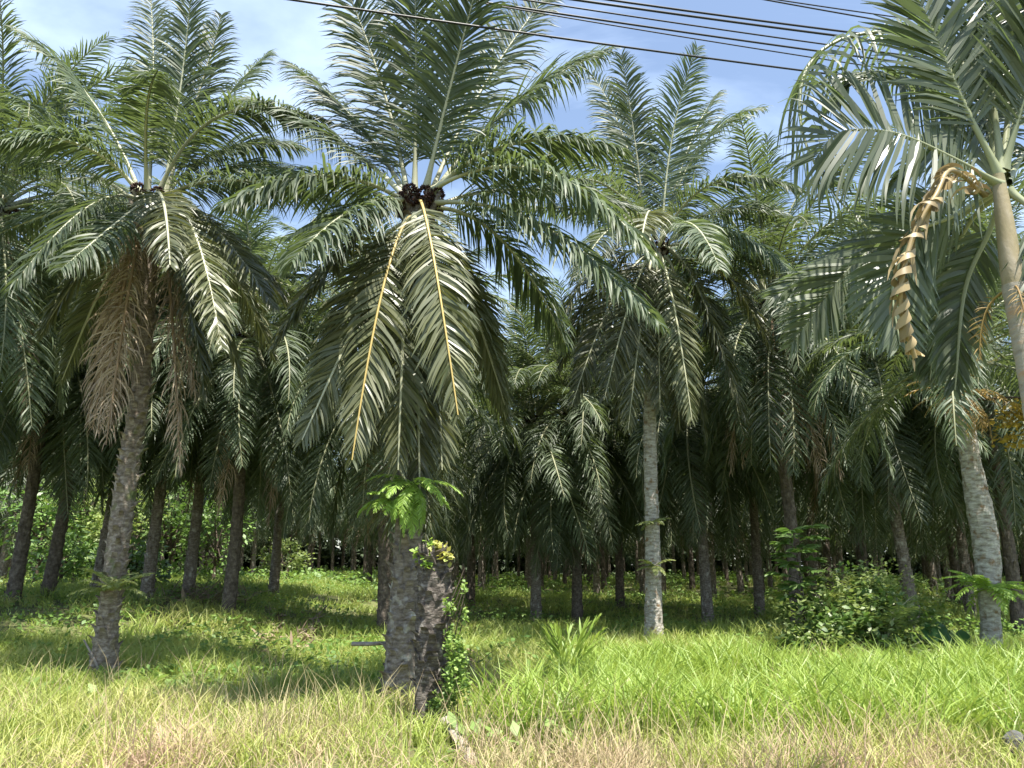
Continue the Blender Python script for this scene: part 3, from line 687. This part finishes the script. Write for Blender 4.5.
def taro():
    t = thing('taro_plant', 'big heart-shaped dark green leaf plant beside the bushy mound', 'taro plant', ground_at(940, 15.2))
    for k, (dx, dy, h, sz, tl, ry) in enumerate(((.0, 0, .62, .42, 1.0, .2), (.42, .1, .50, .34, .8, -.4), (-.3, .1, .45, .26, .9, .5))):
        s = Geo(); e = np.array([dx, dy, h]); tube(s, bez(np.array([0, 0, -.1]), np.array([dx*.3, dy, h*.8]), e, 8), np.linspace(.02, .01, 8), 6)
        st = link('stem', s.mesh('stem', [M['taro']]), t)
        n = 24; a = np.linspace(0, 2*math.pi, n, endpoint=False); rr_ = (1-np.sin(a)*.55)*(1+.25*np.abs(np.cos(a))); x = rr_*np.cos(a)*.55; y = -rr_*np.sin(a)*-1
        y = (1-np.sin(a))*np.sin(a)*0+np.where(np.sin(a) > 0, .55*np.sin(a)-.45*np.exp(-(np.cos(a)/.25)**2), 1.15*np.sin(a))
        x = np.cos(a)*.72*(1-.15*np.clip(-np.sin(a), 0, 1)); zc = -.18*np.abs(x)**1.5-.12*(y+.2)**2
        V = np.concatenate([np.stack([x, y, zc], 1), [[0, 0, .03]]])*sz
        m = Matrix.Rotation(ry, 3, 'Z') @ Matrix.Rotation(tl, 3, 'X')
        V = V @ np.array(m).T + e
        g = Geo(); j = np.arange(n); g.tris(V, np.stack([j, (j+1) % n, np.full(n, n)], 1))
        link('leaf', g.mesh('leaf', [M['taro']]), t)
taro()
rosette('weed_clump', 'clump of coarse grass-like leaves at the edge of the bushy mound near the taro', 'plant', ground_at(905, 14.6), 9, .6, 6, [M['fern_dull'], M['rachis']], (40, 80), .2, .02, 10)

# ------------------------------------------------------------------ ferns on trunks
def fern_on(label, px, py, Y, n, L, seed, mats=None, elev=(-25, 45), bend=60, Lmax=.13, front=True, W=.02, nl=22, name='epiphytic_fern'):
    return rosette(name, label, 'fern', at(px, py, Y), n, L, seed, mats or [M['fern'], M['fern']], elev, Lmax, W, nl, .3, bend, (math.pi*.9, math.pi*2.1) if front else (0, 6.28), r0=.006)
fern_on('bright lime green fern hanging high on the trunk behind the stump', 414, 484, YC-.62, 22, .66, 1, elev=(-65, 35), bend=75, Lmax=.13, W=.018, nl=34)
fern_on('small lime green fern poking sideways from the trunk behind the stump', 388, 498, YC-.55, 10, .48, 2, elev=(-20, 35), Lmax=.11, W=.018, nl=28)
fern_on('bird-nest fern collaring the bent trunk below the dry brown skirt', 112, 590, YL-.3, 15, .62, 3, [M['fern_dull'], M['fern_dull']], (0, 65), 60, .11, False, .03)
fern_on('spiky green fern collar on the pale whitish trunk', 988, 588, YW-.3, 22, .85, 4, [M['fern'], M['fern']], (-10, 50), 60, .15, False, .04)
fern_on('small yellowish fern tuft partway up the slim bare grey trunk', 652, 522, YR-.25, 8, .5, 5, [M['fern_dull'], M['fern_dull']], (-20, 40), 50, .12, False, .03)
fern_on('leafy tuft on the slim bare grey trunk, just above the weeds', 655, 566, YR-.25, 6, .5, 6, [M['fern_dull'], M['fern_dull']], (-10, 40), 50, .12, True, .035)
rosette('orange_fern', 'tangle of orange dry fern stalks high on the pale whitish trunk', 'fern', at(962, 392, YW-1.0), 40, 1.0, 7, [M['orange'], M['orange']], (-70, 75), .17, .02, 14, .3, 60)
def orange_branch():
    A = at(975, 400, YW-.8); t = thing('epiphyte_branch', 'dark twig branch with yellow-orange leaves sticking out beside the orange fern tangle', 'branch', A)
    r = np.random.default_rng(3); g = Geo(); s = Geo(); E = at(1065, 408, YW-1.2)-A
    P = poly([[0, 0, 0], E*.5+[0, 0, .12], E], 10); tube(s, P, np.linspace(.03, .012, 10), 6)
    for k in range(10):
        b = P[r.integers(2, 10)]; e = b+[r.normal(0, .3), r.normal(0, .2), -r.uniform(.1, .7)]; tube(s, bez(b, (b+e)/2+[.05, 0, 0], e, 6), np.linspace(.010, .004, 6), 4)
    leaf_cloud(g, E*.55-[0, 0, .35], 900, (.75, .3, .42), .11, r)
    link('twig', s.mesh('twig', [M['twig']]), t); link('foliage', g.mesh('foliage', [M['orange_leaf']]), t)
orange_branch()
# drooping fibre beard under the hero crown
def beard():
    r = np.random.default_rng(2); A = at(408, 500, YC); t = thing('hanging_fern', 'olive beard of narrow hanging leaves wrapped round the trunk behind the stump', 'fern', A)
    n = 420; a = r.random(n)*2*math.pi; z = r.uniform(-.25, .55, n); b = np.stack([np.cos(a)*.27, np.sin(a)*.27, z], 1)
    d = np.stack([np.cos(a)*.5, np.sin(a)*.5, r.uniform(-.4, .3, n)], 1); w = np.stack([-np.sin(a), np.cos(a), 0*a], 1)
    g = Geo(); strips(g, b, d, w, .65*r.uniform(.5, 1.2, n), .022, 4, .8, PROF4)
    link('foliage', g.mesh('foliage', [M['leaf_old']]), t)
beard()

# ------------------------------------------------------------------ the broken stump and what grows on it
YS = 9.1
def stump():
    base = ground_at(432, YS)
    top = at(434, 556, YS)
    t = thing('palm_stump', 'broken dead palm stump, dark and shaggy, standing before the tall palm', 'stump', base)
    H = top-base; pts = [[0, 0, -.2], H*.3+[-.02, 0, 0], H*.65+[.01, 0, 0], H]
    g = trunk_geo(pts, [.19, .16, .19, .195, .17], 5, 28, True, (.13, .05, .04), .018, .09)
    # jagged broken rim
    r = np.random.default_rng(6); n = 40; a = r.random(n)*6.283; b = H+np.stack([np.cos(a)*.16, np.sin(a)*.16, -.08+0*a], 1)
    strips(g, b, np.stack([np.cos(a)*.2, np.sin(a)*.2, 1+0*a], 1), np.stack([-np.sin(a), np.cos(a), 0*a], 1), r.uniform(.08, .26, n), .07, 2, .05, [1, .8, .2])
    link('trunk', g.mesh('trunk', [M['bark_stump']], False), t)
    # leaves on top
    p = at(440, 556, YS); t2 = thing('yellow_vine', 'yellow-green leaves sprouting from the broken top of the stump', 'vine', p)
    g = Geo(); r = np.random.default_rng(2); leaf_cloud(g, (.06, -.05, .06), 130, (.17, .17, .13), .085, r, aspect=.8)
    link('yellow_foliage', g.mesh('foliage', [M['yellow_leaf']]), t2)
    g = Geo(); leaf_cloud(g, (-.16, -.05, .02), 130, (.13, .15, .2), .075, r, aspect=.7)
    link('green_foliage', g.mesh('foliage', [M['fern']]), t2)
    s = Geo(); tube(s, poly([[-.1, -.05, -.25], [-.1, -.1, 0], [.1, -.05, .1]], 8), .008, 5); link('stem', s.mesh('stem', [M['twig']]), t2)
    # vine climbing the side
    p = ground_at(447, YS-.25); t3 = thing('climbing_vine', 'green leafy vine climbing the lower side of the broken stump', 'vine', p)
    g = Geo()
    for (x, z, n, a, b) in ((.05, .70, 330, .12, .36), (.10, .35, 300, .16, .3), (.02, 1.1, 70, .07, .25), (.18, 1.4, 40, .03, .3), (-.1, .22, 150, .18, .2)):
        leaf_cloud(g, (x, -.02, z), int(n*1.9), (a, .17, b), .05, r, aspect=.8)
    link('foliage', g.mesh('foliage', [M['vine']]), t3)
    s = Geo()
    for k in range(5): tube(s, poly([[.05*k-.1, 0, -.05], [.04*k-.06, .02, .5], [.12-.05*k, .08, 1.0], [.16, .12, 1.3+.1*k]], 12), .006, 4)
    link('stem', s.mesh('stem', [M['twig']]), t3)
stump()
def box_log(name, label, cat, A, B, w, h, mat, seed):
    r = np.random.default_rng(seed); A = np.asarray(A); B = np.asarray(B); t = Geo()
    P = poly([A, (A+B)/2+r.normal(0, .02, 3), B], 14)-A
    tube(t, P, np.linspace(w, w*.75, 14), 9, 0, h/w, True, lambda q, th: q*(1+r.normal(0, .06, q.shape)))
    return tag(link(name, t.mesh(name, [mat], False), None, A), label, cat)
q1 = ground_at(446, 8.5); q2 = ground_at(474, 7.5)
box_log('log', 'weathered pale log slanting through dry grass at the foot of the stump', 'log', q1+[0, 0, .16], q2+[0, 0, .0], .075, .04, M['pale_wood'], 1)
q1 = ground_at(360, 12.6); q2 = ground_at(400, 12.0)
box_log('frond_butt', 'pale whitish broken frond butt lying low beside the tall palm trunk', 'frond butt', at(352, 644, 11.0), at(396, 642, 11.0), .05, .03, M['pale_wood'], 2)
box_log('stick', 'thin pale stick leaning out of the grass beside the fern-ringed trunk', 'stick', ground_at(103, 13.0), at(84, 640, 13.0), .02, .02, M['pale_wood'], 3)
def heap(name, label, px, Y, n, rad, seed):
    r = np.random.default_rng(seed); p = ground_at(px, Y); g = Geo()
    b = r.normal(0, 1, (n, 3))*np.array([rad, rad*.5, rad*.22])+[0, 0, rad*.28]; d = nrm(r.normal(0, 1, (n, 3))*[1, .6, .45])
    strips(g, b, d, np.cross(d, Z+r.normal(0, .3, (n, 3))), rad*1.1*r.uniform(.4, 1.2, n), .035, 3, .2, PROF3)
    tag(link(name, g.mesh(name, [M['litter']]), None, p), label, 'debris')
heap('debris_heap', 'heap of dry brown frond debris at the foot of a palm', 200, 24.2, 220, .75, 1)
heap('debris_heap', 'small heap of brown fibre lying just beyond the vine-covered stump', 466, 12.6, 140, .22, 2)
heap('debris_heap', 'scrap of dry brown leaves low in the weeds below the bushy mound', 915, 14.7, 90, .22, 3)
def stone():
    r = np.random.default_rng(1); g = Geo(); P = np.array([[0, 0, -.1], [0, 0, .02], [0, 0, .1], [0, 0, .17], [0, 0, .2]])*[1, 1, .7]; tube(g, P, np.array([.10, .12, .11, .07, .02]), 12, 0, .7, True, lambda q, th: q*(1+r.normal(0, .07, q.shape)))
    tag(link('stone', g.mesh('stone', [M['stone']], False), None, ground_at(1017, 8.1)+[0, 0, .12]), 'dark grey stone half buried in dry grass at the picture corner', 'stone')
stone()

# ------------------------------------------------------------------ feather palm close by with broad leaflets
YN = 3.8; FS = .58
def feather_palm():
    way = [(1075, 900, YN), (1052, 560, YN), (1030, 380, YN), (1013, 285, YN)]
    b = at(1100, 800, YN); W = [at(1085, 700, YN), at(1052, 520, YN), at(1030, 380, YN), at(1014, 285, YN)]
    base = np.array([W[0][0]+.15, YN, float(gz(W[0][0], YN))])
    t = thing('feather_palm', 'slender ringed palm close to the road with broad glossy leaflets, filling the upper corner', 'palm', base)
    link('trunk', trunk_geo([[0, 0, -.2]]+[w-base for w in W], [.09, .06, .052, .052, .058], 3, 24, False, ring=.03, amp=.01).mesh('trunk', [M['bark_ring']], True), t)
    g = Geo(); C0 = at(1014, 288, YN)-base; C1 = at(998, 175, YN)-base
    tube(g, poly([C0, (C0+C1)/2, C1], 14), np.interp(np.linspace(0, 1, 14), [0, .15, .6, 1], [.052, .054, .044, .03]), 18, 0)
    link('crownshaft', g.mesh('crownshaft', [M['shaft']]), t)
    g = Geo(); r = np.random.default_rng(5)
    for k in range(6):
        a = r.random()*6.28; e = C0+np.array([math.cos(a)*.2, math.sin(a)*.2, -.25-r.random()*.14]); P = bez(C0, C0+np.array([math.cos(a)*.17, math.sin(a)*.17, 0]), e, 10)
        frond_geo(P, r, n=10, Lmax=.08, W=.007, r0=.005, r1=.002, t0=.3, droop=.5, nseg=3, g=g, mr=0, tubes=4)
    link('flower_stalk', g.mesh('flower_stalk', [M['orange']]), t)
    H = at(1000, 185, YN)
    fr = [  # control, tip, options
      ([(1000, 185, 0), (955, 160, -.1), (900, 135, -.2), (855, 130, -.2), (832, 138, -.1), (815, 160, 0)], dict(S=(-.15, .2, 1), n=64, W=.048, Lmax=1.05, droop=1.2, curl=5, rank=(-6, 6), ang=(98, 40), nseg=8, jit=.03, t0=.16, prof=[.35, .9, 1, 1, .95, .85, .7, .5, .1])),
      ([(1000, 175, .1), (985, 100, .3), (945, 48, .5), (890, 32, .6), (835, 42, .6), (804, 75, .5), (803, 135, .4), (835, 195, .2), (872, 232, .1)], dict(S=(0, 1, .25), n=60, W=.04, Lmax=.9, droop=1.05, rank=(-25, 5), curl=.6, ang=(85, 60))),
      ([(1000, 175, 0), (966, 108, -.1), (925, 15, -.2), (885, -60, -.2)], dict(S=(1, 0, .3), Lmax=.8, droop=.22)),
      ([(1002, 170, 0), (990, 70, 0), (985, -30, -.1), (960, -120, -.3)], dict(S=(1, 0, 0), Lmax=.8, droop=.22)),
      ([(1004, 170, 0), (1030, 80, -.2), (1060, 0, -.4), (1100, -40, -.6)], dict(S=(1, -.2, 0), Lmax=.8, droop=.25)),
      ([(1004, 175, .1), (1020, 90, .6), (1020, 20, 1.2), (1000, -20, 1.8)], dict(S=(1, 0, 0), Lmax=.75, droop=.25)),
      ([(1000, 185, .1), (955, 215, .2), (915, 235, .2), (893, 285, .15), (900, 345, .1)], dict(S=(1, 0, .25), Lmax=.66, droop=.18, rank=(-6, 10), sides=(-1, 1))),
      ([(1000, 185, .3), (930, 200, .7), (870, 250, 1.0), (835, 285, 1.1), (790, 345, 1.1)], dict(S=(.5, 0, 1), Lmax=.62, droop=.14, rank=(-8, 10))),
      ([(1004, 190, .2), (990, 230, .5), (965, 290, .7), (955, 390, .7)], dict(S=(1, 0, 0), Lmax=.55, droop=.4)),
      ([(1008, 190, 0), (1040, 220, -.1), (1060, 290, -.1), (1065, 380, 0)], dict(S=(1, 0, 0), Lmax=.6, droop=.4)),
      ([(1000, 180, .4), (960, 150, 1.0), (925, 150, 1.8), (890, 190, 2.3)], dict(S=(.3, .2, 1), Lmax=.6, droop=.4)),
      ([(1002, 178, .3), (985, 120, 1.0), (975, 80, 1.9), (960, 90, 2.6)], dict(S=(1, 0, 0), Lmax=.65, droop=.4)),
    ]
    fr += [
      ([(1000, 180, .2), (960, 130, .5), (910, 90, .9), (860, 80, 1.2), (830, 110, 1.3)], dict(S=(.1, .6, .6), Lmax=.7, droop=.5)),
      ([(1003, 172, .1), (1010, 80, .2), (1005, -20, .3), (990, -90, .3)], dict(S=(1, .3, 0), Lmax=.8, droop=.2)),
      ([(1002, 176, .2), (975, 90, .8), (930, 40, 1.5), (880, 40, 2.0)], dict(S=(.4, .6, .2), Lmax=.75, droop=.4)),
      ([(1000, 188, .4), (930, 235, .9), (850, 260, 1.3), (770, 300, 1.5)], dict(S=(.3, .5, .9), Lmax=.6, droop=.25)),
      ([(1006, 182, .4), (1030, 150, 1.0), (1050, 180, 1.8), (1050, 260, 2.2)], dict(S=(1, 0, 0), Lmax=.65, droop=.4)),
      ([(1000, 190, .5), (965, 230, 1.1), (940, 300, 1.5), (930, 380, 1.6)], dict(S=(1, 0, .2), Lmax=.6, droop=.4)),
    ]
    for i, (way, kw) in enumerate(fr):
        P = poly([at(a, b_, YN+c*FS) for a, b_, c in way], 36)-base
        o = dict(n=80, W=.052, r0=.028, r1=.006, t0=.2, nseg=4, ang=(58, 28), jit=.06, rank=(-6, 14), prof=[.35, 1, .95, .6, .06], tubes=7); o.update(kw)
        for k_ in ('Lmax', 'W', 'r0', 'r1'): o[k_] *= FS
        g = frond_geo(P, np.random.default_rng(40+i), **o)
        link('frond', g.mesh('feather_frond', [M['leaf_near'], M['rachis_near']]), t)
    # dried frond whose leaflets wrap round it in a spiral
    P = poly([at(985, 195, YN-.1), at(952, 170, YN-.4), at(936, 195, YN-.5), at(915, 232, YN-.5), at(902, 280, YN-.5), at(903, 318, YN-.45), at(915, 358, YN-.4)], 60)-base
    g = Geo(); T, A, B = tube(g, P, .012, 6, 0)
    frond_geo(P, np.random.default_rng(9), S=(1, .3, 0), n=26, Lmax=.22, W=.022, r0=.008, r1=.004, t0=.1, droop=1.2, nseg=4, ang=(30, 12), jit=.3, g=g, mr=0, ragged=.2, prof=[.4, 1, .9, .6, .1])
    n = 15; k = 16; rt = np.random.default_rng(8)
    for i in range(n):
        s = np.linspace(i/n*.98, min(1, i/n*.98+rt.uniform(.07, .13)), k); th = np.linspace(0, 2*math.pi*(1.05+.12*math.sin(i*5.1)), k)*rt.uniform(.8, 1.15)+i*.35+rt.uniform(-.5, .5)
        idx = s*59; c = np.stack([np.interp(idx, np.arange(60), P[:, j]) for j in range(3)], 1)
        a = np.stack([np.interp(idx, np.arange(60), A[:, j]) for j in range(3)], 1); b2 = np.stack([np.interp(idx, np.arange(60), B[:, j]) for j in range(3)], 1); tt = np.stack([np.interp(idx, np.arange(60), T[:, j]) for j in range(3)], 1)
        o = np.cos(th)[:, None]*a+np.sin(th)[:, None]*b2; rad = (.047-.014*i/n)*rt.uniform(.75, 1.1)*np.linspace(.55, 1.1, k)[:, None]
        w = .055*rt.uniform(.6, 1.25)*np.interp(np.linspace(0, 1, k), [0, .2, .8, 1], [.5, 1, .9, .15])[:, None]
        V = np.stack([c+o*rad-tt*w*.5, c+o*(rad+.012)+tt*w*.5], 1).reshape(-1, 3); j = np.arange(k-1)*2
        g.quads(V, np.stack([j, j+1, j+3, j+2], 1))
    tw = link('twisted_frond', g.mesh('twisted_frond', [M['twist']]), t); tw['label'] = 'dry tan frond with leaflets wound round it in a spiral'
feather_palm()

# ------------------------------------------------------------------ overhead cables
CB = [((310, 0), (800, 69), .020, 'lowest black overhead cable, running alone below the others'),
      ((478, 0), (800, 54), .013, 'thin black cable just above the lowest cable'),
      ((486, 0), (800, 47), .020, 'thicker black cable paired closely with a thin one beneath it'),
      ((541, 0), (820, 42), .016, 'black cable midway between the close pair and the thick bundle'),
      ((594, 0), (830, 33), .024, 'lower strand of the thick black cable bundle'),
      ((628, 0), (830, 28), .022, 'upper strand of the thick black cable bundle'),
      ((780, 0), (890, 20), .016, 'lower of the two short topmost cables running into the feather palm'),
      ((795, 0), (895, 15), .014, 'upper of the two short topmost cables running into the feather palm')]
for (a, b, w, lab) in CB:
    A = at(a[0], a[1], 9.0+(a[0]-310)*.005); B = at(b[0], b[1], 9.0+(b[0]-310)*.005)
    d = B-A; P0 = A-d*(6/np.linalg.norm(d)); P1 = B+d*(4.5/np.linalg.norm(d))
    t = np.linspace(0, 1, 30)[:, None]; P = P0*(1-t)+P1*t; P = P-Z*(.10*(1-(2*t-1)**2)-.05)
    g = Geo(); tube(g, P-P[0], w*.85, 7)
    tag(link('overhead_cable', g.mesh('overhead_cable', [M['cable']]), None, P[0]), lab, 'cable', 'overhead cables')

# ------------------------------------------------------------------ light, sky
SUN = np.array([.22, -.36, 1.2]); SUN = SUN/np.linalg.norm(SUN)
el = math.asin(SUN[2]); az = math.atan2(SUN[0], SUN[1])
sl = bpy.data.lights.new('sun', 'SUN'); sl.energy = 5.0; sl.angle = R(.53); sl.color = (1, .95, .86)
so = bpy.data.objects.new('sun', sl); COL.objects.link(so); so.rotation_euler = Vector(SUN).to_track_quat('Z', 'Y').to_euler(); so.location = (0, 0, 60)
w = bpy.data.worlds.new('World'); scene.world = w; w.use_nodes = True; nt = w.node_tree; N = nt.nodes; N.clear(); Lk = nt.links
out = N.new('ShaderNodeOutputWorld'); bg = N.new('ShaderNodeBackground'); sky = N.new('ShaderNodeTexSky'); sky.sky_type = 'NISHITA'; sky.sun_disc = False
sky.sun_elevation = el; sky.sun_rotation = az; sky.air_density = 1.0; sky.dust_density = .8; sky.ozone_density = 1.2
tc = N.new('ShaderNodeTexCoord'); sep = N.new('ShaderNodeSeparateXYZ'); Lk.new(tc.outputs['Generated'], sep.inputs[0])
mz = N.new('ShaderNodeMath'); mz.operation = 'MAXIMUM'; mz.inputs[1].default_value = .08; Lk.new(sep.outputs[2], mz.inputs[0])
cb = N.new('ShaderNodeCombineXYZ')
for i in (0, 1):
    dv = N.new('ShaderNodeMath'); dv.operation = 'DIVIDE'; Lk.new(sep.outputs[i], dv.inputs[0]); Lk.new(mz.outputs[0], dv.inputs[1]); Lk.new(dv.outputs[0], cb.inputs[i])
mp = N.new('ShaderNodeMapping'); mp.inputs['Scale'].default_value = (1.0, 1.6, 1); mp.inputs['Rotation'].default_value = (0, 0, .5); mp.inputs['Location'].default_value = (4.4, 9.9, 0); Lk.new(cb.outputs[0], mp.inputs[0])
no = N.new('ShaderNodeTexNoise'); no.inputs['Scale'].default_value = 1.1; no.inputs['Detail'].default_value = 7; no.inputs['Roughness'].default_value = .55; no.inputs['Distortion'].default_value = .4
Lk.new(mp.outputs[0], no.inputs['Vector'])
rp = N.new('ShaderNodeValToRGB'); rp.color_ramp.elements[0].position = .48; rp.color_ramp.elements[0].color = (.07, .07, .07, 1); rp.color_ramp.elements[1].position = .80; rp.color_ramp.elements[1].color = (.58, .58, .58, 1)
Lk.new(no.outputs['Fac'], rp.inputs[0])
mx = N.new('ShaderNodeMix'); mx.data_type = 'RGBA'; Lk.new(rp.outputs[0], mx.inputs[0]); Lk.new(sky.outputs[0], mx.inputs[6]); mx.inputs[7].default_value = (7.4, 8.9, 11.0, 1)
Lk.new(mx.outputs[2], bg.inputs[0]); bg.inputs[1].default_value = .095; Lk.new(bg.outputs[0], out.inputs[0])

scene.view_settings.view_transform = 'Standard'; scene.view_settings.look = 'None'
scene.view_settings.exposure = 1.32; scene.view_settings.gamma = 1
scene.cycles.use_denoising = True
scene.cycles.max_bounces = 6; scene.cycles.diffuse_bounces = 3; scene.cycles.glossy_bounces = 2; scene.cycles.transmission_bounces = 4
